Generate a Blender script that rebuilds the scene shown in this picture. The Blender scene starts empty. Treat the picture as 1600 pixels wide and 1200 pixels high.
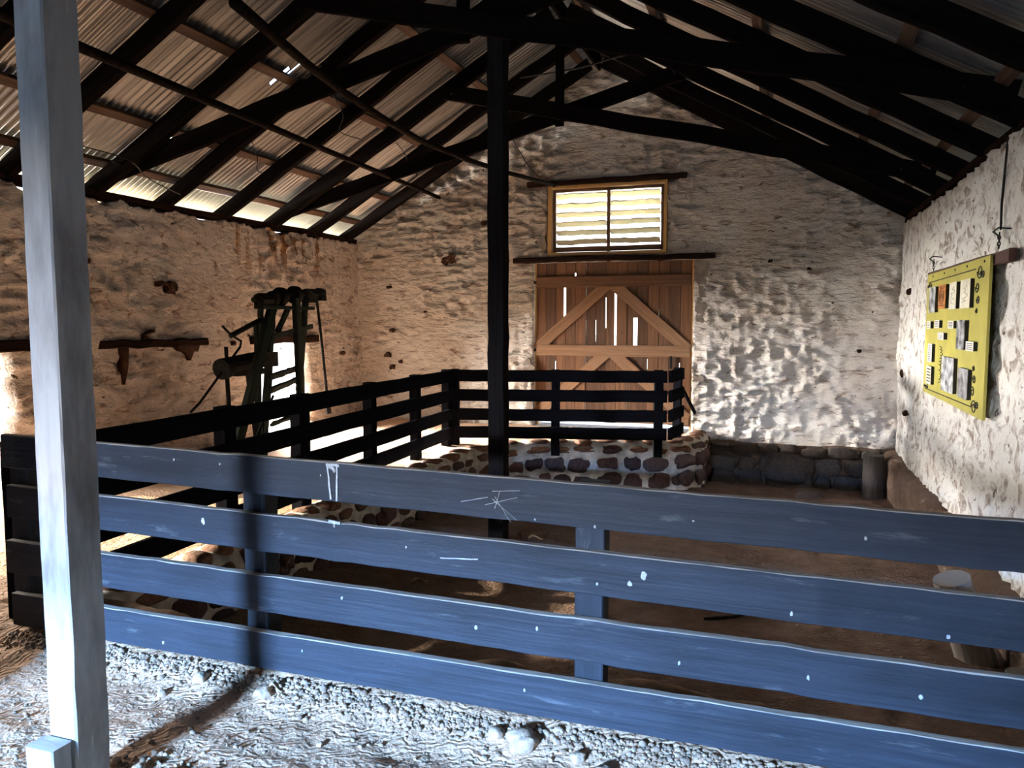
import bpy, math, random
import numpy as np
from mathutils import Vector, Matrix

# ------------------------------------------------------------------ camera, world, sun, daylight, exposure
S = bpy.context.scene
COL = S.collection
cd = bpy.data.cameras.new('camera'); cam = bpy.data.objects.new('camera', cd); COL.objects.link(cam)
cd.sensor_fit = 'HORIZONTAL'; cd.sensor_width = 36.0; cd.lens = 36.0 * 1202.0 / 1600.0
cd.clip_start = 0.05; cd.clip_end = 400
cam.location = (0, 0, 1.6)
cam.rotation_euler = (math.radians(90 - 4.661), 0, math.radians(19.413))
S.camera = cam
S.view_settings.view_transform = 'Standard'; S.view_settings.look = 'None'
S.view_settings.gamma = 1.0; S.view_settings.use_curve_mapping = False
S.view_settings.exposure = 0.55
S.cycles.max_bounces = 8; S.cycles.diffuse_bounces = 5; S.cycles.glossy_bounces = 3
S.cycles.sample_clamp_indirect = 6.0

W = bpy.data.worlds.new('world'); S.world = W; W.use_nodes = True
wn = W.node_tree.nodes; wl = W.node_tree.links; wn.clear()
wo = wn.new('ShaderNodeOutputWorld'); wb = wn.new('ShaderNodeBackground')
wt = wn.new('ShaderNodeTexCoord'); ws = wn.new('ShaderNodeSeparateXYZ'); wr = wn.new('ShaderNodeValToRGB')
wl.new(wt.outputs['Generated'], ws.inputs[0]); wl.new(ws.outputs['Z'], wr.inputs[0])
wr.color_ramp.elements[0].position = 0.0; wr.color_ramp.elements[0].color = (1.0, 0.97, 0.90, 1)
wr.color_ramp.elements[1].position = 0.5; wr.color_ramp.elements[1].color = (0.42, 0.62, 1.0, 1)
wl.new(wr.outputs[0], wb.inputs[0]); wb.inputs[1].default_value = 3.0
wl.new(wb.outputs[0], wo.inputs[0])

def lamp(name, kind, loc, direction, energy, color, size=None, size_y=None, spread=None):
    l = bpy.data.lights.new(name, kind); o = bpy.data.objects.new(name, l); COL.objects.link(o)
    o.location = loc
    o.rotation_euler = Vector(direction).to_track_quat('-Z', 'Y').to_euler()
    l.energy = energy; l.color = color
    if kind == 'AREA':
        l.shape = 'RECTANGLE'; l.size = size; l.size_y = size_y
        if spread: l.spread = math.radians(spread)
    return o
sun = lamp('sun', 'SUN', (-20, 0, 10), (0.92, 0.25, -0.26), 13.5, (1.0, 0.89, 0.66)); sun.data.angle = math.radians(1.0)
# sky seen through the open doorway in the front gable (behind the camera)
lamp('daylight_front_sky', 'AREA', (-4.05, -10.5, 3.14), (0.145, 1, -.15), 20500, (0.09, 0.41, 1.0), 2.4, 0.52)
# lamp for neutral sky light, added outside that doorway
lamp('daylight_front_open', 'AREA', (-4.05, -10.5, 3.02), (0.145, 1, -.10), 5000, (1.0, 0.95, 0.90), 2.4, 1.14)
# daylight coming in at the low stock doorways and the louvred window
lamp('daylight_left_far', 'AREA', (-9.0, 9.35, 1.52), (1, -0.15, -.02), 3900, (1.0, 0.96, 0.91), 3.5, 1.4, 110)
lamp('daylight_left_near', 'AREA', (-9.0, 3.9, 1.72), (1, 0.1, -.10), 340, (1.0, 0.94, 0.86), 2.6, 1.4, 120)

# sunlit yard shining up through the louvres and under the left eave
lamp('daylight_back_window', 'AREA', (-2.5, 12.3, 1.7), (0, -.72, .70), 130, (1.0, 0.90, 0.62), 2.0, 1.0)
lamp('daylight_left_eave', 'AREA', (-8.1, 6.5, 1.7), (.72, 0, .70), 75, (1.0, 0.90, 0.50), 9.0, .8)
lamp('daylight_front_low_sky', 'AREA', (-4.05, -10.5, 2.66), (0.145, 1, -.08), 1100, (0.09, 0.41, 1.0), 2.4, 0.32)
rnd = random.Random(7)
RS = np.random.RandomState(5)

# ------------------------------------------------------------------ numpy noise
LAT = RS.rand(256, 256).astype(np.float32)
def vnoise(x, y, seed=0):
    x = np.asarray(x, dtype=np.float64) + seed * 17.31; y = np.asarray(y, dtype=np.float64) + seed * 9.77
    xi = np.floor(x).astype(int); yi = np.floor(y).astype(int); fx = x - xi; fy = y - yi
    fx = fx * fx * fx * (fx * (fx * 6 - 15) + 10); fy = fy * fy * fy * (fy * (fy * 6 - 15) + 10)
    a = LAT[xi % 256, yi % 256]; b = LAT[(xi + 1) % 256, yi % 256]
    c = LAT[xi % 256, (yi + 1) % 256]; d = LAT[(xi + 1) % 256, (yi + 1) % 256]
    return (a * (1 - fx) + b * fx) * (1 - fy) + (c * (1 - fx) + d * fx) * fy
def fbm(x, y, oct=4, seed=0):
    s = 0; a = .5; t = 0
    for i in range(oct):
        s = s + a * vnoise(x * 2 ** i, y * 2 ** i, seed + i * 3); t += a; a *= .5
    return s / t
def ridged(x, y, oct=3, seed=0):
    s = 0; a = .5; t = 0
    for i in range(oct):
        s = s + a * (1 - np.abs(2 * vnoise(x * 2 ** i, y * 2 ** i, seed + i * 5) - 1)); t += a; a *= .5
    return s / t
def sstep(a, b, x):
    t = np.clip((x - a) / (b - a), 0, 1); return t * t * (3 - 2 * t)

# ------------------------------------------------------------------ materials
class MatB:
    def __init__(s, name, rough=.8, metal=0.0, spec=.3):
        s.m = bpy.data.materials.new(name); s.m.use_nodes = True
        s.nt = s.m.node_tree; s.n = s.nt.nodes; s.n.clear()
        s.out = s.n.new('ShaderNodeOutputMaterial'); s.b = s.n.new('ShaderNodeBsdfPrincipled')
        s.nt.links.new(s.b.outputs[0], s.out.inputs[0])
        s.b.inputs['Roughness'].default_value = rough; s.b.inputs['Metallic'].default_value = metal
        s.b.inputs['Specular IOR Level'].default_value = spec
        s.tc = s.n.new('ShaderNodeTexCoord')
    def link(s, a, b): s.nt.links.new(a, b)
    def coord(s, scale, uv=False):
        v = s.n.new('ShaderNodeVectorMath'); v.operation = 'MULTIPLY'
        s.link(s.tc.outputs['UV' if uv else 'Object'], v.inputs[0]); v.inputs[1].default_value = scale
        return v.outputs[0]
    def noise(s, scale=(1, 1, 1), detail=4, rough=.55, dist=0.0, uv=False):
        t = s.n.new('ShaderNodeTexNoise'); s.link(s.coord(scale, uv), t.inputs['Vector'])
        t.inputs['Scale'].default_value = 1.0; t.inputs['Detail'].default_value = detail
        t.inputs['Roughness'].default_value = rough; t.inputs['Distortion'].default_value = dist
        return t.outputs['Fac']
    def voro(s, scale, feature='F1'):
        t = s.n.new('ShaderNodeTexVoronoi'); t.feature = feature
        s.link(s.coord(scale), t.inputs['Vector']); t.inputs['Scale'].default_value = 1.0
        return t.outputs['Distance']
    def ramp(s, fac, lo, hi, c0=(0, 0, 0), c1=(1, 1, 1)):
        r = s.n.new('ShaderNodeValToRGB'); e = r.color_ramp.elements
        e[0].position = lo; e[1].position = hi; e[0].color = (*c0, 1); e[1].color = (*c1, 1)
        s.link(fac, r.inputs[0]); return r.outputs[0]
    def mix(s, fac, a, b, mode='MIX'):
        m = s.n.new('ShaderNodeMix'); m.data_type = 'RGBA'; m.blend_type = mode
        for sock, v in ((m.inputs[0], fac), (m.inputs[6], a), (m.inputs[7], b)):
            if isinstance(v, (int, float)): sock.default_value = v
            elif isinstance(v, tuple): sock.default_value = (*v, 1) if len(v) == 3 else v
            else: s.link(v, sock)
        return m.outputs[2]
    def mul(s, a, k):
        m = s.n.new('ShaderNodeMath'); m.operation = 'MULTIPLY'; s.link(a, m.inputs[0])
        if isinstance(k, (int, float)): m.inputs[1].default_value = k
        else: s.link(k, m.inputs[1])
        return m.outputs[0]
    def add(s, a, b):
        m = s.n.new('ShaderNodeMath'); m.operation = 'ADD'; s.link(a, m.inputs[0]); s.link(b, m.inputs[1]); return m.outputs[0]
    def color(s, c):
        if isinstance(c, tuple): s.b.inputs['Base Color'].default_value = (*c, 1)
        else: s.link(c, s.b.inputs['Base Color'])
    def bump(s, h, dist=.01, strength=1.0):
        b = s.n.new('ShaderNodeBump'); b.inputs['Distance'].default_value = dist; b.inputs['Strength'].default_value = strength
        s.link(h, b.inputs['Height']); s.link(b.outputs[0], s.b.inputs['Normal'])
    def attr(s, name):
        a = s.n.new('ShaderNodeAttribute'); a.attribute_name = name; return a.outputs['Fac']

def plaster(name, light, mid, brown, amount, st=(1, 1, 1), speck=.62, stain=None):
    M = MatB(name, .92, 0, .15)
    c = M.mix(M.ramp(M.noise((1.3, 1.3, 1.8), 4, .6), .36, .66), light, mid)
    k = M.ramp(M.noise((6 * st[0], 6 * st[1], 12 * st[2]), 5, .6, .7), amount - .02, amount + .13)
    c = M.mix(k, c, brown)
    k2 = M.ramp(M.noise((15 * st[0], 15 * st[1], 26 * st[2]), 3, .5, .8), speck + .055, speck + .10)
    c = M.mix(k2, c, tuple(x * .45 for x in brown))
    if stain:                                                        # rain runs below a leak: rust-brown streaks on the wall
        y0, y1, z0, z1 = stain
        sp = M.n.new('ShaderNodeSeparateXYZ'); M.link(M.tc.outputs['Object'], sp.inputs[0])
        def win(sock, lo, hi, soft):
            a = M.n.new('ShaderNodeMapRange'); a.inputs[1].default_value = lo - soft; a.inputs[2].default_value = lo + soft; M.link(sock, a.inputs[0])
            b = M.n.new('ShaderNodeMapRange'); b.inputs[1].default_value = hi + soft; b.inputs[2].default_value = hi - soft; M.link(sock, b.inputs[0])
            return M.mul(a.outputs[0], b.outputs[0])
        k3 = M.mul(M.mul(win(sp.outputs['Y'], y0, y1, .1), win(sp.outputs['Z'], z0, z1, .3)), M.ramp(M.noise((6, 7, .8), 3, .5), .50, .60))
        c = M.mix(k3, c, (.20, .10, .04))
    M.color(c)
    h = M.add(M.add(M.mul(M.noise((13 * st[0], 13 * st[1], 24 * st[2]), 4, .55, .8), .7), M.mul(M.noise((6 * st[0], 6 * st[1], 15 * st[2]), 3, .5, 1.2), .9)), M.mul(M.noise((70, 70, 90), 3), .25))
    M.bump(h, .042, 1.0)
    return M.m
def wood(name, c0, c1, rough=.75, wear=None, wear_lo=.62, spec=.3, grain=1.0, blotch=None):
    M = MatB(name, rough, 0, spec)
    g = M.noise((1.2, 38 * grain, 1), 5, .6, .4, uv=True)
    c = M.mix(M.ramp(g, .33, .68), c0, c1)
    if blotch: c = M.mix(M.ramp(M.noise((1.6, 5, 1), 4, .6, uv=True), .45, .7), c, blotch)
    if wear: c = M.mix(M.ramp(M.noise((3.0, 16, 1), 6, .7, .3, uv=True), wear_lo, wear_lo + .10), c, wear)
    M.color(c); M.bump(M.add(g, M.mul(M.noise((30, 60, 1), 3, uv=True), .4)), .004, .8)
    return M.m
def plain(name, c, rough=.7, metal=0, spec=.3, var=.25, sc=14):
    M = MatB(name, rough, metal, spec)
    n = M.noise((sc, sc, sc), 4, .6)
    M.color(M.mix(M.ramp(n, .35, .65), tuple(x * (1 - var) for x in c), tuple(min(1, x * (1 + var)) for x in c)))
    M.bump(n, .006, .6)
    return M.m

MAT = {}
MAT['plaster_left'] = plaster('plaster_left', (.74, .66, .60), (.60, .50, .43), (.24, .155, .11), .555, (1, .8, .8), .62, (8.1, 10.2, 2.3, 3.2))
MAT['plaster_back'] = plaster('plaster_back', (.74, .69, .63), (.58, .50, .43), (.22, .15, .11), .565, (.7, 1, 1))
MAT['plaster_right'] = plaster('plaster_right', (.80, .78, .74), (.70, .66, .60), (.32, .25, .20), .515, (1.3, 1.3, .55), .60)
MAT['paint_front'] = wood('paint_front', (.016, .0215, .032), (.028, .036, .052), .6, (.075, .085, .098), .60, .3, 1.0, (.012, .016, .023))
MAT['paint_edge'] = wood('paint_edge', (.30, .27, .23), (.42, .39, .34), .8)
MAT['tar'] = wood('tar', (.008, .008, .010), (.012, .012, .016), .7, (.022, .022, .026), .70, 0.0)
MAT['tar_post'] = wood('tar_post', (.010, .0085, .0085), (.017, .0150, .0155), .6, (.03, .028, .03), .68, 0.0)
MAT['post_grey'] = wood('post_grey', (.50, .475, .445), (.60, .575, .545), .75, (.70, .68, .65), .62, .2, .5, (.24, .205, .18))
MAT['rafter'] = wood('rafter', (.004, .003, .003), (.009, .007, .006), .85, (.035, .018, .010), .70, 0.0)
MAT['truss'] = wood('truss', (.004, .003, .003), (.008, .006, .005), .85, (.03, .016, .010), .72, 0.0)
MAT['purlin'] = wood('purlin', (.040, .021, .013), (.095, .050, .029), .8, (.05, .03, .02), .55)
MAT['lintel'] = wood('lintel', (.010, .006, .005), (.022, .013, .010), .85, None, .6, 0.0)
MAT['door'] = wood('door', (.075, .034, .016), (.145, .068, .032), .75, (.05, .025, .013), .60, .3, .8)
MAT['door_dark'] = wood('door_dark', (.050, .023, .011), (.10, .048, .023), .75, (.035, .018, .010), .58, .3, .8)
MAT['door_warm'] = wood('door_warm', (.095, .042, .018), (.18, .083, .038), .75, (.06, .03, .014), .62, .3, .8)
MAT['door_brace'] = wood('door_brace', (.16, .082, .042), (.25, .138, .073), .75, (.12, .06, .03), .62)
MAT['window'] = wood('window', (.42, .24, .08), (.60, .36, .13), .7)
MAT['slat'] = wood('slat', (.62, .55, .34), (.78, .72, .50), .8, (.40, .30, .12), .6)
MAT['bark'] = wood('bark', (.15, .125, .105), (.26, .225, .19), .9, (.12, .09, .07), .6)
MAT['bark_dark'] = wood('bark_dark', (.05, .042, .038), (.085, .07, .062), .9)
MAT['machine_wood'] = wood('machine_wood', (.014, .020, .016), (.030, .036, .028), .8, (.08, .07, .05), .70, 0.02)
MAT['iron'] = plain('iron', (.012, .011, .010), .8, 0, .05, .5, 30)
MAT['pole'] = plain('pole', (.012, .008, .006), .9, 0, .02, .5, 20)
MAT['wire'] = plain('wire', (.02, .017, .015), .6, .6)
MAT['mortar'] = plain('mortar', (.60, .55, .49), .95, 0, .1, .35, 7)
MAT['cement'] = plain('cement', (.20, .17, .145), .95, 0, .1, .25, 9)
MAT['hole'] = plain('hole', (.030, .014, .008), .95, 0, .1, .6, 12)
MAT['footing'] = plaster('footing', (.17, .115, .085), (.12, .075, .055), (.30, .25, .21), .60)
MAT['ridge'] = plain('ridge', (.30, .20, .14), .95, 0, .1, .4, 9)
MAT['leaf'] = plain('leaf', (.40, .27, .16), .8)
MAT['panel'] = plain('panel', (.40, .355, .075), .55, 0, .3, .12, 3)
MAT['ink'] = plain('ink', (.02, .018, .012), .7)
MAT['white_print'] = plain('white_print', (.72, .70, .64), .6, 0, .3, .08, 20)
MAT['cream_print'] = plain('cream_print', (.66, .63, .50), .6, 0, .3, .15, 16)
MAT['orange_print'] = plain('orange_print', (.42, .15, .035), .6, 0, .3, .3, 22)
MAT['white_paint'] = plain('white_paint', (.46, .48, .50), .7, 0, .3, .25, 40)
MAT['red_wood'] = wood('red_wood', (.05, .022, .018), (.09, .04, .03), .7)
def photo_mat(name, sky, dark, seed):
    M = MatB(name, .5, 0, .3)
    n = M.n.new('ShaderNodeTexNoise'); n.noise_dimensions = '4D'; n.inputs['W'].default_value = seed
    M.link(M.coord((9, 9, 13)), n.inputs['Vector']); n.inputs['Scale'].default_value = 1; n.inputs['Detail'].default_value = 7
    M.color(M.ramp(n.outputs['Fac'], .36, .66, dark, sky)); return M.m
MAT['photo_a'] = photo_mat('photo_a', (.62, .64, .66), (.03, .03, .035), 1.0)
MAT['photo_b'] = photo_mat('photo_b', (.55, .56, .57), (.015, .015, .02), 5.0)
MAT['photo_c'] = photo_mat('photo_c', (.42, .42, .43), (.06, .06, .065), 9.0)

def roof_mat(name, base, base2, rust):
    M = MatB(name, .36, .7, .5)
    c = M.mix(M.ramp(M.noise((.5, 13.0, .5), 4, .6), .38, .62), base, base2)
    c = M.mix(M.ramp(M.noise((1.0, 5, 1.0), 6, .7), .60, .72), c, rust)
    c = M.mix(M.attr('eave_light'), c, (.46, .43, .33))  # paler yellow toward the eave: eave light put into the sheet colour
    M.color(c); M.bump(M.noise((40, 40, 40), 3), .002, .4); return M.m
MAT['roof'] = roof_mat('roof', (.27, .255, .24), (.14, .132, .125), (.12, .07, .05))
def stone_mat(name, cols, rough=.85):
    M = MatB(name, rough, 0, .25)
    t = M.attr('tone')
    r = M.n.new('ShaderNodeValToRGB'); M.link(t, r.inputs[0]); e = r.color_ramp.elements
    while len(e) < len(cols): e.new(.5)
    for i, c in enumerate(cols): e[i].position = i / (len(cols) - 1); e[i].color = (*c, 1)
    n = M.noise((22, 22, 22), 5, .65)
    c = M.mix(M.ramp(n, .3, .72), (.55, .55, .55), (1.35, 1.3, 1.25))
    M.color(M.mix(1.0, r.outputs[0], c, 'MULTIPLY')); M.bump(n, .015, .8); return M.m
MAT['stone'] = stone_mat('stone', [(.045, .030, .033), (.075, .045, .045), (.13, .068, .055), (.10, .072, .07)])
MAT['stone_dark'] = stone_mat('stone_dark', [(.050, .042, .040), (.075, .062, .058), (.06, .045, .04), (.095, .085, .08)])
MAT['coping'] = stone_mat('coping', [(.16, .075, .05), (.20, .10, .065), (.24, .13, .09), (.13, .08, .06)])
MAT['pebble'] = stone_mat('pebble', [(.24, .16, .11), (.36, .26, .19), (.50, .38, .28), (.26, .17, .11)])

M = MatB('dirt', .95, 0, .12)
tread = M.n.new('ShaderNodeTexWave'); tread.wave_type = 'RINGS'; tread.rings_direction = 'Z'
M.link(M.coord((2.2, 2.2, 2.2)), tread.inputs['Vector']); tread.inputs['Scale'].default_value = 3.6
tread.inputs['Distortion'].default_value = 22; tread.inputs['Detail'].default_value = 3; tread.inputs['Detail Scale'].default_value = 1.1
c = M.mix(M.ramp(M.noise((2.2, 2.2, 2.2), 5, .6), .35, .68), (.53, .335, .215), (.61, .405, .275))
c = M.mix(M.ramp(M.noise((30, 30, 30), 4, .7), .60, .70), c, (.50, .40, .30))
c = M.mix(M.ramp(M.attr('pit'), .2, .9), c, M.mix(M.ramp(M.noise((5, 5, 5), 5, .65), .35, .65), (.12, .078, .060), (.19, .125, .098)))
M.color(c)
M.bump(M.add(M.mul(tread.outputs['Fac'], .20), M.add(M.noise((26, 26, 26), 5, .6), M.mul(M.noise((8, 8, 8), 4), .9))), .020, .9)
MAT['dirt'] = M.m
MAT['straw'] = plain('straw', (.72, .67, .52), .95, 0, .1, .3, 3)

# ------------------------------------------------------------------ mesh builders
class MB:
    """collects shapes; build() links them as one mesh object"""
    def __init__(s): s.v = []; s.f = []; s.uv = []; s.mi = []; s.tone = []
    def _face(s, idx, uvs=None, mi=0): s.f.append(tuple(idx)); s.uv.append(uvs or [(0, 0)] * len(idx)); s.mi.append(mi)
    def beam(s, p0, p1, w, h, up=(0, 0, 1), seg=6, jit=.0015, bev=None, taper=1.0, mi=0, u0=None, topmi=None):
        """timber of width w (across) and height h (along up), bevelled section, slightly uneven"""
        p0 = Vector(p0); p1 = Vector(p1); d = (p1 - p0); L = d.length; d.normalize()
        up = Vector(up); side = d.cross(up)
        if side.length < 1e-4: side = d.cross(Vector((0, 1, 0)))
        side.normalize(); upv = side.cross(d).normalized()
        b = bev if bev is not None else min(w, h) * .09
        a, c = w / 2, h / 2
        sec = [(-a + b, -c), (a - b, -c), (a, -c + b), (a, c - b), (a - b, c), (-a + b, c), (-a, c - b), (-a, -c + b)]
        per = [0]
        for i in range(8):
            q, r = sec[i], sec[(i + 1) % 8]; per.append(per[-1] + math.hypot(q[0] - r[0], q[1] - r[1]))
        base = len(s.v); uu = rnd.random() * 20 if u0 is None else u0
        for k in range(seg + 1):
            t = k / seg; sc = 1 + (taper - 1) * t
            ox, oz = rnd.gauss(0, jit), rnd.gauss(0, jit)
            if k in (0, seg): ox = oz = 0
            for (x, z) in sec:
                P = p0 + d * (L * t) + side * (x * sc + ox + rnd.gauss(0, jit * .5)) + upv * (z * sc + oz + rnd.gauss(0, jit * .5))
                s.v.append(P); s.tone.append(0)
        for k in range(seg):
            for i in range(8):
                j = (i + 1) % 8
                s._face((base + k * 8 + i, base + k * 8 + j, base + (k + 1) * 8 + j, base + (k + 1) * 8 + i),
                        [(uu + L * k / seg, uu + per[i]), (uu + L * k / seg, uu + per[i + 1]), (uu + L * (k + 1) / seg, uu + per[i + 1]), (uu + L * (k + 1) / seg, uu + per[i])],
                        topmi if (topmi is not None and i in (3, 4, 5)) else mi)
        s._face([base + i for i in range(7, -1, -1)], [(uu + sec[i][0], uu + sec[i][1]) for i in range(7, -1, -1)], mi)
        e = base + seg * 8
        s._face([e + i for i in range(8)], [(uu + sec[i][0], uu + sec[i][1]) for i in range(8)], mi)
        return s
    def box(s, lo, hi, bev=.002, mi=0):
        lo = Vector(lo); hi = Vector(hi); m = (lo + hi) / 2
        return s.beam((lo.x, m.y, m.z), (hi.x, m.y, m.z), hi.y - lo.y, hi.z - lo.z, seg=1, jit=0, bev=min(bev, (hi.y - lo.y) * .4, (hi.z - lo.z) * .4), mi=mi)
    def tube(s, pts, r, n=10, jit=0.0, mi=0, cap=True, squash=None):
        pts = [Vector(p) for p in pts]; base = len(s.v); m = len(pts)
        rad = r if isinstance(r, (list, tuple)) else [r] * m
        prev = None; L = 0
        for k, p in enumerate(pts):
            d = (pts[min(k + 1, m - 1)] - pts[max(k - 1, 0)]).normalized()
            if prev is None:
                ref = Vector((0, 0, 1)) if abs(d.z) < .9 else Vector((1, 0, 0)); x = d.cross(ref).normalized()
            else: x = (prev - d * prev.dot(d)).normalized()
            prev = x; y = d.cross(x)
            for i in range(n):
                a = 2 * math.pi * i / n; rr = rad[k] * (1 + rnd.gauss(0, jit))
                s.v.append(p + (x * math.cos(a) + y * math.sin(a)) * rr); s.tone.append(0)
        for k in range(m - 1):
            dl = (pts[k + 1] - pts[k]).length
            for i in range(n):
                j = (i + 1) % n
                s._face((base + k * n + i, base + k * n + j, base + (k + 1) * n + j, base + (k + 1) * n + i),
                        [(L, i / n * rad[k] * 6), (L, (i + 1) / n * rad[k] * 6), (L + dl, (i + 1) / n * rad[k] * 6), (L + dl, i / n * rad[k] * 6)], mi)
            L += dl
        if cap:
            s._face([base + i for i in range(n - 1, -1, -1)], None, mi); e = base + (m - 1) * n
            s._face([e + i for i in range(n)], None, mi)
        return s
    def rock(s, c, size, rot=0.0, tone=None, mi=0, rough=.16, axes=None, sub=1, boxy=.55):
        tone = rnd.random() if tone is None else tone
        V, F = ICO[sub]; base = len(s.v); c = Vector(c); sd = rnd.random() * 50
        ax = axes or (Vector((math.cos(rot), math.sin(rot), 0)), Vector((-math.sin(rot), math.cos(rot), 0)), Vector((0, 0, 1)))
        for p in V:
            q = Vector([math.copysign(abs(t) ** boxy, t) for t in p]); q *= 1 / max(.75, q.length) ** .5
            k = 1 + rough * (vnoise(p[0] * 1.7 + sd, p[1] * 1.7 + p[2] * 1.3 + sd) - .5) * 2
            s.v.append(c + (ax[0] * q.x * size[0] + ax[1] * q.y * size[1] + ax[2] * q.z * size[2]) * float(k)); s.tone.append(tone)
        for f in F: s._face([base + i for i in f], None, mi)
        return s
    def poly(s, pts, depth_vec, mi=0):
        """closed flat outline with real thickness"""
        base = len(s.v); n = len(pts); dv = Vector(depth_vec)
        for p in pts: s.v.append(Vector(p)); s.tone.append(0)
        for p in pts: s.v.append(Vector(p) + dv); s.tone.append(0)
        s._face(range(base, base + n), None, mi); s._face(range(base + 2 * n - 1, base + n - 1, -1), None, mi)
        for i in range(n):
            j = (i + 1) % n; s._face((base + i, base + j, base + n + j, base + n + i), None, mi)
        return s
    def build(s, name, mats, parent=None, origin=None, smooth=False):
        o0 = Vector(origin) if origin is not None else (Vector(parent['_o']) if parent is not None and '_o' in parent else Vector((0, 0, 0)))
        me = bpy.data.meshes.new(name)
        me.from_pydata([tuple(v - o0) for v in s.v], [], s.f)
        for m in (mats if isinstance(mats, (list, tuple)) else [mats]): me.materials.append(MAT[m])
        uvl = me.uv_layers.new(name='UVMap')
        flat = [c for f in s.uv for uv in f for c in uv]
        uvl.data.foreach_set('uv', flat)
        me.polygons.foreach_set('material_index', s.mi)
        if any(s.tone):
            at = me.attributes.new('tone', 'FLOAT', 'POINT'); at.data.foreach_set('value', s.tone)
        if smooth: me.polygons.foreach_set('use_smooth', [True] * len(s.f))
        me.validate(); me.update()
        ob = bpy.data.objects.new(name, me); COL.objects.link(ob)
        if parent is not None: ob.parent = parent; ob['_o'] = tuple(o0)
        else: ob.location = o0
        return ob
def ico(sub):
    import bmesh
    bm = bmesh.new(); bmesh.ops.create_icosphere(bm, subdivisions=sub, radius=1)
    V = [tuple(v.co) for v in bm.verts]; F = [[v.index for v in f.verts] for f in bm.faces]; bm.free(); return V, F
ICO = {1: ico(2), 2: ico(3)}

def tag(o, label=None, cat=None, group=None, kind=None):
    if label: o['label'] = label
    if cat: o['category'] = cat
    if group: o['group'] = group
    if kind: o['kind'] = kind
    return o
def thing(name, loc, label, cat, group=None):
    o = bpy.data.objects.new(name, None); COL.objects.link(o); o.location = loc; o.empty_display_size = .1
    o['_o'] = tuple(loc); return tag(o, label, cat, group)
def copy_tree(o, loc):
    r = o.copy(); COL.objects.link(r); r.location = loc
    for ch in list(o.children):
        c = ch.copy(); COL.objects.link(c); c.parent = r
        for g in list(ch.children):
            d = g.copy(); COL.objects.link(d); d.parent = c
    return r
def grid_mesh(name, P, keep=None, mat='dirt', smooth=True, attrs=None):
    """P: (n, m, 3) array of points -> quad mesh"""
    n, m = P.shape[:2]
    idx = np.arange(n * m).reshape(n, m)
    F = np.stack([idx[:-1, :-1], idx[1:, :-1], idx[1:, 1:], idx[:-1, 1:]], -1).reshape(-1, 4)
    if keep is not None: F = F[keep.reshape(-1)]
    return raw_mesh(name, P.reshape(-1, 3), F, mat, smooth, attrs)
def raw_mesh(name, V, F, mat, smooth=True, attrs=None):
    me = bpy.data.meshes.new(name)
    me.vertices.add(len(V)); me.vertices.foreach_set('co', np.asarray(V, dtype=np.float32).ravel())
    me.loops.add(F.size); me.loops.foreach_set('vertex_index', F.ravel().astype(np.int32))
    me.polygons.add(len(F)); me.polygons.foreach_set('loop_start', (np.arange(len(F)) * 4).astype(np.int32))
    me.update(calc_edges=True)
    if attrs:
        for k, a in attrs.items():
            at = me.attributes.new(k, 'FLOAT', 'POINT'); at.data.foreach_set('value', np.asarray(a, dtype=np.float32).ravel())
    me.materials.append(MAT[mat])
    me.polygons.foreach_set('use_smooth', np.full(len(F), smooth))
    me.validate()
    o = bpy.data.objects.new(name, me); COL.objects.link(o); return o

# ------------------------------------------------------------------ the setting: dimensions
XL, XR, YB, YF = -6.63, 1.43, 11.2, -7.0
XC = -2.6
def roof_z(x): return 2.93 + .571 * (4.03 - abs(np.asarray(x) - XC))       # underside of the rafters
PIT = [(-3.55, 2.98), (-3.55, 7.5), (-3.5, 8.5), (-3.2, 9.2), (-2.5, 9.62), (-1.7, 9.92), (-1.2, 10.12), (-1.0, 10.5), (-.95, 11.6), (1.9, 11.6), (1.9, 2.98)]
def path_dist(x, y, pts):
    d = np.full(np.shape(x), 1e9)
    for (ax, ay), (bx, by) in zip(pts[:-1], pts[1:]):
        t = np.clip(((x - ax) * (bx - ax) + (y - ay) * (by - ay)) / ((bx - ax) ** 2 + (by - ay) ** 2), 0, 1)
        d = np.minimum(d, np.hypot(x - ax - t * (bx - ax), y - ay - t * (by - ay)))
    return d
def in_poly(x, y, pts):
    c = np.zeros(np.shape(x), bool); n = len(pts)
    for i in range(n):
        (ax, ay), (bx, by) = pts[i], pts[(i + 1) % n]
        if ay == by: continue
        c ^= ((ay > y) != (by > y)) & (x < (bx - ax) * (y - ay) / (by - ay) + ax)
    return c
def ground_z(x, y):
    x = np.asarray(x, float); y = np.asarray(y, float)
    ins = in_poly(x, y, PIT)
    dw = path_dist(x, y, PIT[:9])
    depth = .40 + .05 * np.clip(y - 6, 0, 6)
    sd = np.where(ins, dw, -dw)
    k = sstep(-.22, -.08, sd) * sstep(2.98, 3.40, y) * ((y > 2.98) & (x < 1.9))
    z = -depth * k
    z = z + .075 * np.exp(-((y - 2.76) / .16) ** 2) * (x > -3.9) * (1 - k)
    z = z + (fbm(x * 3, y * 3, 4, 3) - .5) * .05 + (fbm(x * 14, y * 14, 3, 9) - .5) * .018
    return z
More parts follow.
